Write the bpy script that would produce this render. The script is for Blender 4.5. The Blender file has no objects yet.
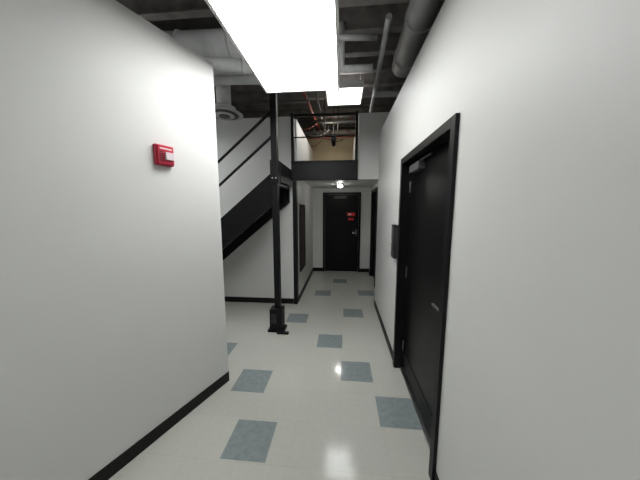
import bpy, bmesh, math, random
from mathutils import Vector, Matrix
random.seed(4)
sc = bpy.context.scene
sc.view_settings.view_transform = 'Standard'

# ---------------------------------------------------------------- materials
def mat(name, col, rough=0.6, metal=0.0, noise=0.0, nscale=6.0, bump=0.0, bscale=60.0, emit=0.0, ecol=None, spec=None):
    m = bpy.data.materials.new(name); m.use_nodes = True
    nt = m.node_tree; b = nt.nodes['Principled BSDF']
    b.inputs['Base Color'].default_value = (*col, 1)
    b.inputs['Roughness'].default_value = rough
    b.inputs['Metallic'].default_value = metal
    if spec is not None: b.inputs['Specular IOR Level'].default_value = spec
    tc = nt.nodes.new('ShaderNodeTexCoord')
    if noise > 0:
        n = nt.nodes.new('ShaderNodeTexNoise'); n.inputs['Scale'].default_value = nscale
        n.inputs['Detail'].default_value = 5
        r = nt.nodes.new('ShaderNodeValToRGB')
        r.color_ramp.elements[0].position = 0.3; r.color_ramp.elements[1].position = 0.7
        r.color_ramp.elements[0].color = (*[c*(1-noise) for c in col], 1)
        r.color_ramp.elements[1].color = (*[min(1, c*(1+noise)) for c in col], 1)
        nt.links.new(tc.outputs['Object'], n.inputs['Vector'])
        nt.links.new(n.outputs['Fac'], r.inputs['Fac'])
        nt.links.new(r.outputs['Color'], b.inputs['Base Color'])
    if bump > 0:
        n2 = nt.nodes.new('ShaderNodeTexNoise'); n2.inputs['Scale'].default_value = bscale
        bp = nt.nodes.new('ShaderNodeBump'); bp.inputs['Strength'].default_value = bump
        bp.inputs['Distance'].default_value = 0.002
        nt.links.new(tc.outputs['Object'], n2.inputs['Vector'])
        nt.links.new(n2.outputs['Fac'], bp.inputs['Height'])
        nt.links.new(bp.outputs['Normal'], b.inputs['Normal'])
    if emit > 0:
        b.inputs['Emission Color'].default_value = (*(ecol or col), 1)
        b.inputs['Emission Strength'].default_value = emit
    return m

M_wall = mat('white_wall_paint', (0.67, 0.67, 0.655), 0.5, noise=0.02, nscale=1.5, bump=0.15)
M_black = mat('black_steel_paint', (0.005, 0.005, 0.006), 0.45, noise=0.1, spec=.25)
M_base = mat('black_vinyl', (0.007, 0.007, 0.007), 0.5, noise=0.1, spec=.25)
M_door = mat('black_door_paint', (0.004, 0.004, 0.0045), 0.35, noise=0.15, nscale=3, spec=.18)
M_plen = mat('plenum_deck', (0.22, 0.21, 0.20), 0.8, noise=0.35, nscale=3)
M_joist = mat('joist_steel', (0.13, 0.12, 0.11), 0.6, noise=0.3)
M_duct = mat('galvanised_duct', (0.58, 0.59, 0.58), 0.5, metal=0.1, noise=0.12, nscale=4)
M_ductd = mat('dull_grey_duct', (0.26, 0.26, 0.255), 0.6, metal=0.1, noise=0.2, nscale=4)
M_ductw = mat('duct_wrap', (0.56, 0.57, 0.56), 0.7, noise=0.15, nscale=5)
M_pipe = mat('pipe_dark', (0.05, 0.045, 0.04), 0.5, noise=0.3)
M_rust = mat('pipe_red', (0.22, 0.05, 0.03), 0.5, noise=0.3)
M_beige = mat('beige_board', (0.44, 0.36, 0.23), 0.7, noise=0.15, nscale=2)
M_concrete = mat('dark_upper_wall', (0.10, 0.09, 0.085), 0.8, noise=0.3, nscale=2)
M_steel = mat('brushed_steel', (0.5, 0.5, 0.5), 0.3, metal=1.0, noise=0.05)
M_red = mat('alarm_red', (0.50, 0.012, 0.045), 0.35, noise=0.05)
M_lens = mat('strobe_lens', (0.66, 0.58, 0.62), 0.15, noise=0.03)
M_dkgrey = mat('dark_grey_plastic', (0.02, 0.02, 0.022), 0.4, noise=0.1)
M_grey = mat('grey_plastic', (0.07, 0.07, 0.07), 0.5, noise=0.1)
M_brown = mat('dark_brown_wood', (0.045, 0.028, 0.022), 0.4, noise=0.3, nscale=8)
M_sign = mat('red_sign', (0.75, 0.02, 0.03), 0.5, noise=0.03)
M_white = mat('white_plastic', (0.75, 0.75, 0.73), 0.4, noise=0.02)
M_lamp = mat('fluorescent_diffuser', (1, 1, 1), 0.5, emit=13.0, ecol=(0.99, 1.0, 0.985))
M_lamp2 = mat('fluorescent_diffuser_b', (1, 1, 1), 0.5, emit=9.5, ecol=(0.97, 0.99, 1.0))
M_rearfill = mat('rear_fill_glow', (1, 1, 1), 0.5, emit=8.0, ecol=(0.97, 0.99, 1.0))  # glow for the added fill light behind the camera
M_topglow = mat('added_top_glow', (1, 1, 1), 0.5, emit=4.0, ecol=(0.98, 0.99, 1.0))  # invented glow on troffer tops, lifts the dark ceiling and ducts
M_bulb = mat('lamp_glass', (1, 1, 1), 0.5, emit=60.0, ecol=(1, 0.98, 0.92))
M_tile = mat('grey_blue_tile', (0.235, 0.27, 0.275), 0.12, noise=0.10, nscale=25)

def floor_mat():
    m = bpy.data.materials.new('cream_vinyl_tile'); m.use_nodes = True
    nt = m.node_tree; b = nt.nodes['Principled BSDF']
    tc = nt.nodes.new('ShaderNodeTexCoord')
    mp = nt.nodes.new('ShaderNodeMapping')
    br = nt.nodes.new('ShaderNodeTexBrick')
    br.offset = 0; br.squash = 1
    br.inputs['Scale'].default_value = 1.0
    br.inputs['Brick Width'].default_value = 0.33; br.inputs['Row Height'].default_value = 0.33
    br.inputs['Mortar Size'].default_value = 0.001
    br.inputs['Color1'].default_value = (0.53, 0.53, 0.48, 1)
    br.inputs['Color2'].default_value = (0.51, 0.51, 0.465, 1)
    br.inputs['Mortar'].default_value = (0.44, 0.44, 0.40, 1)
    n = nt.nodes.new('ShaderNodeTexNoise'); n.inputs['Scale'].default_value = 30; n.inputs['Detail'].default_value = 6
    mx = nt.nodes.new('ShaderNodeMixRGB'); mx.blend_type = 'MULTIPLY'; mx.inputs['Fac'].default_value = 0.12
    nt.links.new(tc.outputs['Object'], mp.inputs['Vector'])
    nt.links.new(mp.outputs['Vector'], br.inputs['Vector'])
    nt.links.new(tc.outputs['Object'], n.inputs['Vector'])
    nt.links.new(br.outputs['Color'], mx.inputs['Color1'])
    nt.links.new(n.outputs['Fac'], mx.inputs['Color2'])
    nt.links.new(mx.outputs['Color'], b.inputs['Base Color'])
    b.inputs['Roughness'].default_value = 0.11
    return m
M_floor = floor_mat()

# ---------------------------------------------------------------- mesh builder
class B:
    def __init__(s, name, bevel=0.0, smooth=False):
        s.name = name; s.bm = bmesh.new(); s.mats = []; s.bevel = bevel; s.smooth = smooth
    def mi(s, m):
        if m not in s.mats: s.mats.append(m)
        return s.mats.index(m)
    def _fin(s, verts, m):
        i = s.mi(m); fs = set()
        for v in verts:
            for f in v.link_faces: fs.add(f)
        for f in fs: f.material_index = i
        return fs
    def box(s, lo, hi, m, M=None):
        lo = Vector(lo); hi = Vector(hi)
        r = bmesh.ops.create_cube(s.bm, size=1)
        vs = r['verts']; c = (lo+hi)/2; d = hi-lo
        for v in vs:
            v.co = Vector((v.co.x*d.x, v.co.y*d.y, v.co.z*d.z)) + c
            if M is not None: v.co = M @ v.co
        s._fin(vs, m); return s
    def cyl(s, a, b, r, m, seg=16, r2=None):
        a = Vector(a); b = Vector(b); d = b-a
        q = d.to_track_quat('Z', 'Y').to_matrix().to_4x4()
        T = Matrix.Translation((a+b)/2) @ q
        res = bmesh.ops.create_cone(s.bm, cap_ends=True, segments=seg, radius1=r, radius2=r if r2 is None else r2, depth=d.length, matrix=T)
        fs = s._fin(res['verts'], m)
        for f in fs:
            if len(f.verts) == 4: f.smooth = True
        return s
    def sph(s, c, r, m, sc=(1, 1, 1)):
        T = Matrix.Translation(c) @ Matrix.Diagonal((sc[0], sc[1], sc[2], 1))
        res = bmesh.ops.create_uvsphere(s.bm, u_segments=20, v_segments=12, radius=r, matrix=T)
        for f in s._fin(res['verts'], m): f.smooth = True
        return s
    def prism(s, pts, axis, lo, hi, m):
        def P(p, t):
            if axis == 'y': return Vector((p[0], t, p[1]))
            if axis == 'z': return Vector((p[0], p[1], t))
            return Vector((t, p[0], p[1]))
        A = [s.bm.verts.new(P(p, lo)) for p in pts]; Bv = [s.bm.verts.new(P(p, hi)) for p in pts]
        i = s.mi(m); fs = [s.bm.faces.new(A), s.bm.faces.new(Bv[::-1])]
        n = len(pts)
        for k in range(n):
            fs.append(s.bm.faces.new([A[k], Bv[k], Bv[(k+1) % n], A[(k+1) % n]]))
        for f in fs: f.material_index = i
        return s
    def done(s):
        bmesh.ops.recalc_face_normals(s.bm, faces=s.bm.faces[:])
        me = bpy.data.meshes.new(s.name); s.bm.to_mesh(me); s.bm.free()
        for m in s.mats: me.materials.append(m)
        o = bpy.data.objects.new(s.name, me); sc.collection.objects.link(o)
        if s.bevel > 0:
            md = o.modifiers.new('bevel', 'BEVEL'); md.width = s.bevel; md.segments = 2; md.limit_method = 'ANGLE'
        return o

# ---------------------------------------------------------------- room shell
XR = 0.56           # right wall plane
YD = 3.95           # plane of passage front / wall behind the stairs
XP = -0.74          # passage left wall plane
XQ = 0.70           # passage right wall plane
YE = 6.20           # end wall
WT = 2.76           # partition height

f = B('floor')
f.box((-5.2, -3.2, -0.1), (3.0, 8.2, 0.0), M_floor)
for (x, y) in [(-.82, 2.06), (.155, 2.28), (-.13, 2.82), (.45, 1.81), (.185, 3.66), (-.64, 3.41), (-.35, 4.53),
               (-.03, 5.35), (.47, 4.6), (-.62, 1.48), (-1.38, 2.52), (-.1, .9), (-1.0, .7), (-1.95, 3.3), (-2.5, 2.8)]:
    f.box((x-.15, y-.15, -0.01), (x+.15, y+.15, 0.0006), M_tile)
f.done()

B('ceiling').box((-5.2, -3.2, 3.95), (3.0, 8.2, 4.05), M_plen).done()
B('wall_rear').box((-5.2, -3.2, 0), (3.0, -3.05, 3.95), M_wall).done()
B('wall_outer_left').box((-5.35, -3.2, 0), (-5.2, 8.2, 3.95), M_wall).done()
B('wall_outer_right').box((3.0, -3.2, 0), (3.15, 8.2, 3.95), M_concrete).done()
B('wall_outer_back').box((-5.2, 8.2, 0), (3.0, 8.35, 3.95), M_concrete).done()

# left partition (angled) + return
c0 = Vector((-1.046, 2.04)); dirn = Vector((0.374, 1.0)).normalized()
def onl(t, off=0):
    p = c0 - dirn*t; nrm = Vector((-dirn.y, dirn.x)); q = p + nrm*off
    return (q.x, q.y)
w = B('wall_left')
w.prism([onl(0), onl(5.4), onl(5.4, .14), onl(0.0, .14)], 'z', 0, WT, M_wall).done()
B('wall_left_return').box((-5.2, 1.95, 0), (onl(0, .14)[0]-0.002, 2.09, WT), M_wall).done()
B('baseboard_left').prism([onl(0, -.008), onl(5.4, -.008), onl(5.4), onl(0)], 'z', 0, 0.09, M_base).done()

# right partition with door opening
DY0, DY1, DH = 1.30, 2.42, 2.06
w = B('wall_right')
w.box((XR, -3.05, 0), (XR+.14, DY0, WT), M_wall)
w.box((XR, DY1, 0), (XR+.14, 4.02, WT), M_wall)
w.box((XR, DY0, DH), (XR+.14, DY1, WT), M_wall).done()
b = B('baseboard_right')
b.box((XR-.008, -3.05, 0), (XR, DY0, .09), M_base)
b.box((XR-.008, DY1, 0), (XR, 4.028, .09), M_base)
b.done()

# door 1 (right)
d = B('door_1', bevel=.003)
fx = XR-.02
d.box((fx, DY0, 0), (XR+.13, DY0+.055, DH), M_black)
d.box((fx, DY1-.055, 0), (XR+.13, DY1, DH), M_black)
d.box((fx, DY0+.055, DH-.055), (XR+.13, DY1-.055, DH), M_black)
lx = XR+.07
d.box((lx, DY0+.058, .012), (lx+.045, DY1-.058, DH-.058), M_door)
d.box((lx-.004, DY0+.07, .02), (lx, DY1-.07, .20), M_base)
d.box((lx-.03, DY0+.055, 0), (lx+.05, DY1-.055, .012), M_steel)
for hz in (.25, 1.0, 1.8): d.cyl((lx-.008, DY1-.066, hz-.05), (lx-.008, DY1-.066, hz+.05), .008, M_grey)
d.box((lx-.05, DY1-.42, DH-.15), (lx, DY1-.16, DH-.09), M_grey)
d.box((lx-.035, DY1-.30, DH-.088), (lx-.015, DY1-.62, DH-.078), M_steel)
d.cyl((lx-.01, DY0+.13, 1.0), (lx, DY0+.13, 1.0), .03, M_grey)
d.cyl((lx-.055, DY0+.13, 1.0), (lx-.01, DY0+.13, 1.0), .010, M_grey)
d.cyl((lx-.05, DY0+.125, 1.0), (lx-.05, DY0+.25, 1.0), .010, M_grey)
d.done()

# passage walls
w = B('wall_passage_left')
w.box((XP-.12, YD+.10, 0), (XP, YE, 3.02), M_wall).done()
w = B('wall_passage_right')
w.box((XQ, 4.02, 0), (XQ+.14, 4.95, 2.12), M_wall)
w.box((XQ, 5.90, 0), (XQ+.14, YE, 2.12), M_wall)
w.box((XQ, 4.95, 2.03), (XQ+.14, 5.90, 2.12), M_wall).done()
w = B('wall_end')
w.box((-1.0, YE, 0), (1.0, YE+.12, 2.33), M_wall).done()
B('ceiling_passage').box((XP, YD+.1, 2.12), (1.4, YE, 2.20), M_wall).done()
B('wall_stair_back').box((-5.2, YD, 0), (XP-.03, YD+.10, 3.02), M_wall).done()
B('wall_bulkhead').box((.235, YD, 2.06), (1.5, YD+.10, 3.04), M_wall).done()
B('wall_landing_right').box((.235, YD+.10, 2.33), (.33, YE, 3.02), M_wall).done()
B('wall_landing_back').box((-2.4, YE, 2.33), (1.5, YE+.1, 3.36), M_beige).done()
b = B('baseboard_passage')
b.box((XP, YD+.1, 0), (XP+.008, YE, .09), M_base)
b.box((XP, YE-.008, 0), (-.48, YE, .09), M_base)
b.box((.46, YE-.008, 0), (XQ, YE, .09), M_base)
b.box((XQ-.008, 4.03, 0), (XQ, 4.95, .09), M_base)
b.box((XQ-.008, 5.9, 0), (XQ, YE, .09), M_base)
b.done()
B('baseboard_stair_wall').box((-5.2, YD-.008, 0), (XP-.06, YD, .09), M_base).done()
B('trim_corner').box((XP-.055, YD-.02, 0), (XP+.004, YD+.10, 2.04), M_black).done()

# far door (door_2)
d = B('door_2', bevel=.003)
x0, x1, h = -.48, .46, 2.01
E = YE-.001
d.box((x0, YE-.03, 0), (x0+.05, E, h), M_black)
d.box((x1-.05, YE-.03, 0), (x1, E, h), M_black)
d.box((x0+.05, YE-.03, h-.05), (x1-.05, E, h), M_black)
d.box((x0+.053, YE-.012, .01), (x1-.053, E, h-.053), M_door)
d.box((.12, YE-.016, 1.43), (.32, YE-.012, 1.51), M_sign)
d.box((.15, YE-.016, 1.32), (.29, YE-.012, 1.38), M_sign)
d.box((.16, YE-.0165, 1.45), (.22, YE-.016, 1.49), M_white)
d.box((.335, YE-.018, .92), (.375, YE-.012, 1.10), M_grey)
d.cyl((.355, YE-.06, 1.0), (.355, YE-.018, 1.0), .010, M_steel)
d.cyl((.365, YE-.06, 1.0), (.27, YE-.06, 1.0), .010, M_steel)
d.box((-.2, YE-.055, 1.86), (.1, YE-.012, 1.92), M_dkgrey)
for hz in (.25, 1.0, 1.75): d.cyl((x0+.056, YE-.02, hz-.05), (x0+.056, YE-.02, hz+.05), .008, M_grey)
d.done()

# passage side door (door_3)
d = B('door_3', bevel=.003)
d.box((XQ-.025, 4.95, 0), (XQ+.13, 5.01, 2.03), M_black)
d.box((XQ-.025, 5.84, 0), (XQ+.13, 5.90, 2.03), M_black)
d.box((XQ-.025, 5.01, 1.97), (XQ+.13, 5.84, 2.03), M_black)
d.box((XQ+.05, 5.013, .01), (XQ+.095, 5.837, 1.967), M_door)
d.cyl((XQ+.0, 5.1, 1.0), (XQ+.05, 5.1, 1.0), .010, M_grey)
d.cyl((XQ+.0, 5.095, 1.0), (XQ+.0, 5.22, 1.0), .010, M_grey)
d.done()

# notice board on passage left wall
n = B('notice_board', bevel=.003)
e = XP+.0005
n.box((e, 4.17, .50), (XP+.02, 4.72, 1.68), M_brown)
n.box((XP+.02, 4.17, .50), (XP+.03, 4.21, 1.68), M_black)
n.box((XP+.02, 4.68, .50), (XP+.03, 4.72, 1.68), M_black)
n.box((XP+.02, 4.21, .50), (XP+.03, 4.68, .54), M_black)
n.box((XP+.02, 4.21, 1.64), (XP+.03, 4.68, 1.68), M_black)
n.done()
s = B('light_switch', bevel=.002)
s.box((XP, 5.35, 1.05), (XP+.008, 5.43, 1.17), M_white)
s.box((XP+.008, 5.375, 1.09), (XP+.016, 5.405, 1.13), M_white)
s.done()

# wall-mounted intercom by the right door
k = B('wall_intercom', bevel=.006)
k.box((XR-.038, 2.50, 1.10), (XR, 2.63, 1.43), M_dkgrey)
k.box((XR-.043, 2.515, 1.29), (XR-.038, 2.615, 1.41), M_grey)
for i in range(3):
    for j in range(3):
        k.box((XR-.044, 2.522+.032*i, 1.14+.04*j), (XR-.038, 2.544+.032*i, 1.165+.04*j), M_grey)
k.box((XR-.041, 2.49, 1.43), (XR, 2.64, 1.44), M_black)
k.done()

# fire alarm horn-strobe on angled left wall
px, py = onl(.465)
ang = math.atan2(dirn.y, dirn.x)
R = Matrix.Translation((px, py, 1.955)) @ Matrix.Rotation(ang, 4, 'Z')
a = B('fire_alarm_strobe', bevel=.006)
a.box((-.058, -.028, -.065), (.058, 0, .065), M_red, R)
a.box((-.052, -.042, -.058), (.052, -.028, .058), M_red, R)
a.box((-.010, -.057, -.030), (.043, -.042, .018), M_lens, R)
a.box((-.040, -.044, .036), (.040, -.042, .044), M_white, R)
for i in range(5):
    a.box((-.046, -.045, -.040+.014*i), (-.018, -.042, -.034+.014*i), M_base, R)
a.done()

# ---------------------------------------------------------------- stairs and landing
SL = .83; X0 = -.84; ZT = 2.12; VT = .42; YS = 3.15
def zt(x): return ZT + SL*(x-X0)
st = B('staircase', bevel=.002)
xb = X0 - (ZT)/SL
xl = X0 - (ZT-VT)/SL
for yy in (YS, 3.88):
    st.prism([(X0, ZT), (X0, ZT-VT), (xl, 0), (xb, 0)], 'y', yy, yy+.05, M_black)
nst = 11
for i in range(nst):
    z = ZT*(i+1)/(nst+1)
    xn = X0 - (ZT-z)/SL + .03
    st.box((xn, YS+.05, z-.035), (min(xn+.27, X0), 3.88, z), M_black)
    st.box((xn+.01, YS+.05, z-.174), (xn+.03, 3.88, z-.035), M_black)
st.box((X0-.04, YS, 1.95), (X0+.05, YD-.09, 2.20), M_black)
for dz in (.44, .74):
    st.cyl((X0-.0, YS+.025, zt(X0)+dz), (-3.2, YS+.025, zt(-3.2)+dz), .017, M_black)
for xx in (-2.1, -3.15):
    st.box((xx-.02, YS+.005, zt(xx)-.1), (xx+.02, YS+.045, zt(xx)+.75), M_black)
st.done()

p = B('support_post', bevel=.003)
px0, py0 = -.84, 3.08
p.box((px0-.038, py0-.038, .01), (px0+.038, py0+.038, 3.10), M_black)
p.box((px0-.09, py0-.10, .03), (px0+.075, py0+.06, .30), M_black)
p.box((px0-.115, py0-.12, 0), (px0+.105, py0+.06, .03), M_black)
p.box((px0+.02, py0-.165, .0), (px0+.17, py0-.12, .025), M_black)
p.box((px0-.06, py0-.12, .12), (px0+.0, py0-.10, .24), M_dkgrey)
for sx in (-.022, .022):
    p.cyl((px0+sx, py0-.060, 1.98), (px0+sx, py0-.05, 1.98), .010, M_steel)
p.box((px0-.05, py0-.052, 1.92), (px0+.05, py0+.052, 2.20), M_black)
p.done()

l = B('landing', bevel=.002)
l.box((X0+.04, YD-.07, 2.05), (.23, YD, 2.34), M_black)
l.box((X0+.04, YD-.085, 2.05), (.23, YD-.07, 2.075), M_black)
l.box((X0+.04, YD-.085, 2.315), (.23, YD-.07, 2.34), M_black)
l.box((XP+.002, YD, 2.21), (.23, YE, 2.33), M_concrete)
l.done()
g = B('guardrail', bevel=.002)
g.box((-.80, YD-.06, 2.34), (-.755, YD-.015, 3.05), M_black)
g.box((.185, YD-.06, 2.34), (.228, YD-.015, 3.05), M_black)
g.box((-.755, YD-.055, 3.00), (.185, YD-.02, 3.035), M_black)
g.box((-.755, YD-.055, 2.69), (.185, YD-.03, 2.705), M_black)
g.done()

# ---------------------------------------------------------------- lights
def troffer(x0, x1, y0, y1, z, m, hang=3.95):
    t = B('fluorescent_troffer')
    t.box((x0, y0, z), (x1, y1, z+.008), m)
    e = .02
    t.box((x0-e, y0-e, z-.006), (x0, y1+e, z+.09), M_white)
    t.box((x1, y0-e, z-.006), (x1+e, y1+e, z+.09), M_white)
    t.box((x0, y0-e, z-.006), (x1, y0, z+.09), M_white)
    t.box((x0, y1, z-.006), (x1, y1+e, z+.09), M_white)
    t.box((x0, y0, z+.06), (x1, y1, z+.085), M_topglow)  # top plate made to glow only to brighten the plenum
    for xx in (x0+.03, x1-.03):
        for yy in (y0+.03, y1-.03):
            t.cyl((xx, yy, z+.085), (xx, yy, hang), .003, M_steel, seg=6)
    return t.done()
troffer(-.75, -.055, 1.33, 2.53, 2.75, M_lamp)
troffer(-.26, .29, 4.05, 4.65, 3.45, M_lamp2)
troffer(-.85, -.15, -1.9, -.7, 2.75, M_rearfill)  # added unseen fill behind the camera, lights the near walls
troffer(-3.3, -2.6, 2.25, 3.4, 2.85, M_lamp2)

c = B('passage_ceiling_lamp')
c.cyl((-.05, 5.25, 2.09), (-.05, 5.25, 2.12), .07, M_white)
c.sph((-.05, 5.25, 2.085), .055, M_bulb, (1, 1, .7))
c.done()

# ---------------------------------------------------------------- plenum services
j = B('ceiling_joists')
for i in range(26):
    y = -2.8 + i*.43
    j.box((-5.2, y-.02, 3.70), (3.0, y+.02, 3.95), M_joist)
    j.box((-5.2, y-.05, 3.68), (3.0, y+.05, 3.70), M_joist)
j.done()

def duct(name, a, b2, r, m):
    d = B(name); d.cyl(a, b2, r, m, seg=28)
    A = Vector(a); V = Vector(b2)-A; L = V.length; V.normalize()
    k = .3
    while k < L:
        d.cyl(A+V*(k-.012), A+V*(k+.012), r+.012, m, seg=28); k += .6
    return d.done()
duct('air_duct', (-4.6, 2.90, 3.50), (-.45, 3.05, 3.50), .15, M_ductw)
duct('air_duct', (-4.2, 3.55, 3.54), (-.5, 3.55, 3.54), .12, M_duct)
duct('air_duct', (.56, -2.5, 3.42), (.74, 3.4, 3.38), .14, M_ductd)
duct('air_duct', (-2.5, 2.30, 3.05), (-.95, 2.78, 3.12), .06, M_duct)
duct('air_duct', (-2.5, 2.95, 3.12), (-.95, 3.25, 3.22), .05, M_ductw)
d = B('rectangular_duct', bevel=.01)
d.box((-1.7, -2.6, 3.25), (-1.15, 2.0, 3.6), M_duct)
for k in range(6): d.box((-1.72, -2.4+k*.8, 3.23), (-1.13, -2.36+k*.8, 3.62), M_duct)
d.done()

df = B('ceiling_diffuser')
cx, cy, cz = -1.70, 3.58, 2.95
df.cyl((cx, cy, cz+.05), (cx, cy, cz+.09), .16, M_ductw, seg=32)
for i, r in enumerate((.26, .20, .14, .08)):
    df.cyl((cx, cy, cz-.012*i), (cx, cy, cz-.012*i+.03), r, M_ductw if i % 2 == 0 else M_dkgrey, seg=32, r2=r*.8)
df.cyl((cx, cy, cz+.05), (cx, cy, 3.42), .10, M_ductw, seg=20)
df.done()

pp = B('ceiling_pipes')
for (a, b2, r, m) in [
    ((-5, 3.85, 3.2), (-.5, 3.85, 3.2), .02, M_pipe),
    ((-.62, 3.0, 3.3), (-.50, 7.5, 3.5), .025, M_rust),
    ((-.42, 4.0, 3.35), (-.40, 7.6, 3.35), .018, M_pipe),
    ((.42, 2.6, 3.4), (.60, 7.6, 3.3), .03, M_ductd),
    ((-.9, 5.0, 3.3), (1.5, 5.2, 3.3), .03, M_pipe),
    ((-.9, 5.6, 3.15), (1.5, 5.5, 3.15), .02, M_rust),
    ((-.9, 5.3, 3.5), (1.5, 5.3, 3.5), .05, M_pipe),
    ((-.9, 5.9, 3.35), (1.5, 5.9, 3.35), .06, M_joist),
    ((-.03, 3.10, 3.22), (.33, 3.10, 3.22), .04, M_ductw),
    ((-.03, 3.10, 3.22), (-.03, 3.10, 3.70), .04, M_ductw),
    ((-.2, 2.75, 3.35), (.34, 2.80, 3.35), .03, M_ductd),
    ((.40, 3.5, 3.1), (1.9, 3.55, 3.1), .035, M_ductd),
    ((-.35, 4.9, 3.1), (-.35, 4.9, 3.7), .012, M_pipe),
    ((-.1, 5.1, 3.1), (-.1, 5.1, 3.7), .012, M_pipe)]:
    pp.cyl(a, b2, r, m, seg=12)
pp.done()
cb = B('hanging_cables')
for i in range(12):
    x = random.uniform(-.7, .1); y = random.uniform(4.9, 6.0); z = random.uniform(3.15, 3.45)
    q = Vector((x, y, z))
    dv = Vector((random.uniform(-1, 1), random.uniform(-.1, .6), 0))
    for s_ in range(7):
        q2 = q + dv*.10 + Vector((0, 0, .02*(s_-3)))
        cb.cyl(q, q2, .008, M_pipe if i % 3 else M_rust, seg=6); q = q2
cb.done()
sp = B('ceiling_spotlight')
sp.cyl((-.18, 4.95, 2.98), (-.18, 4.95, 3.7), .01, M_pipe, seg=8)
sp.cyl((-.18, 4.90, 2.98), (-.18, 5.06, 2.86), .06, M_black, r2=.04)
sp.sph((-.18, 4.95, 2.99), .03, M_black)
sp.done()

L = bpy.data.lights.new('landing_fill', 'POINT'); L.energy = 10; L.shadow_soft_size = .15; L.color = (1, .93, .8)  # added fill without a fixture, brightens the beige landing wall
lo = bpy.data.objects.new('landing_fill', L); lo.location = (-.3, 5.1, 3.15); sc.collection.objects.link(lo)

w = bpy.data.worlds.new('world'); sc.world = w; w.use_nodes = True
w.node_tree.nodes['Background'].inputs[0].default_value = (.05, .05, .05, 1)

# ---------------------------------------------------------------- camera
cam = bpy.data.cameras.new('camera'); co = bpy.data.objects.new('camera', cam)
sc.collection.objects.link(co)
co.location = (0, 0, 1.6)
co.rotation_euler = (math.radians(90-7.2), 0, math.radians(5.13))
cam.sensor_width = 36; cam.lens = 36*245/640; cam.clip_start = .02
sc.camera = co
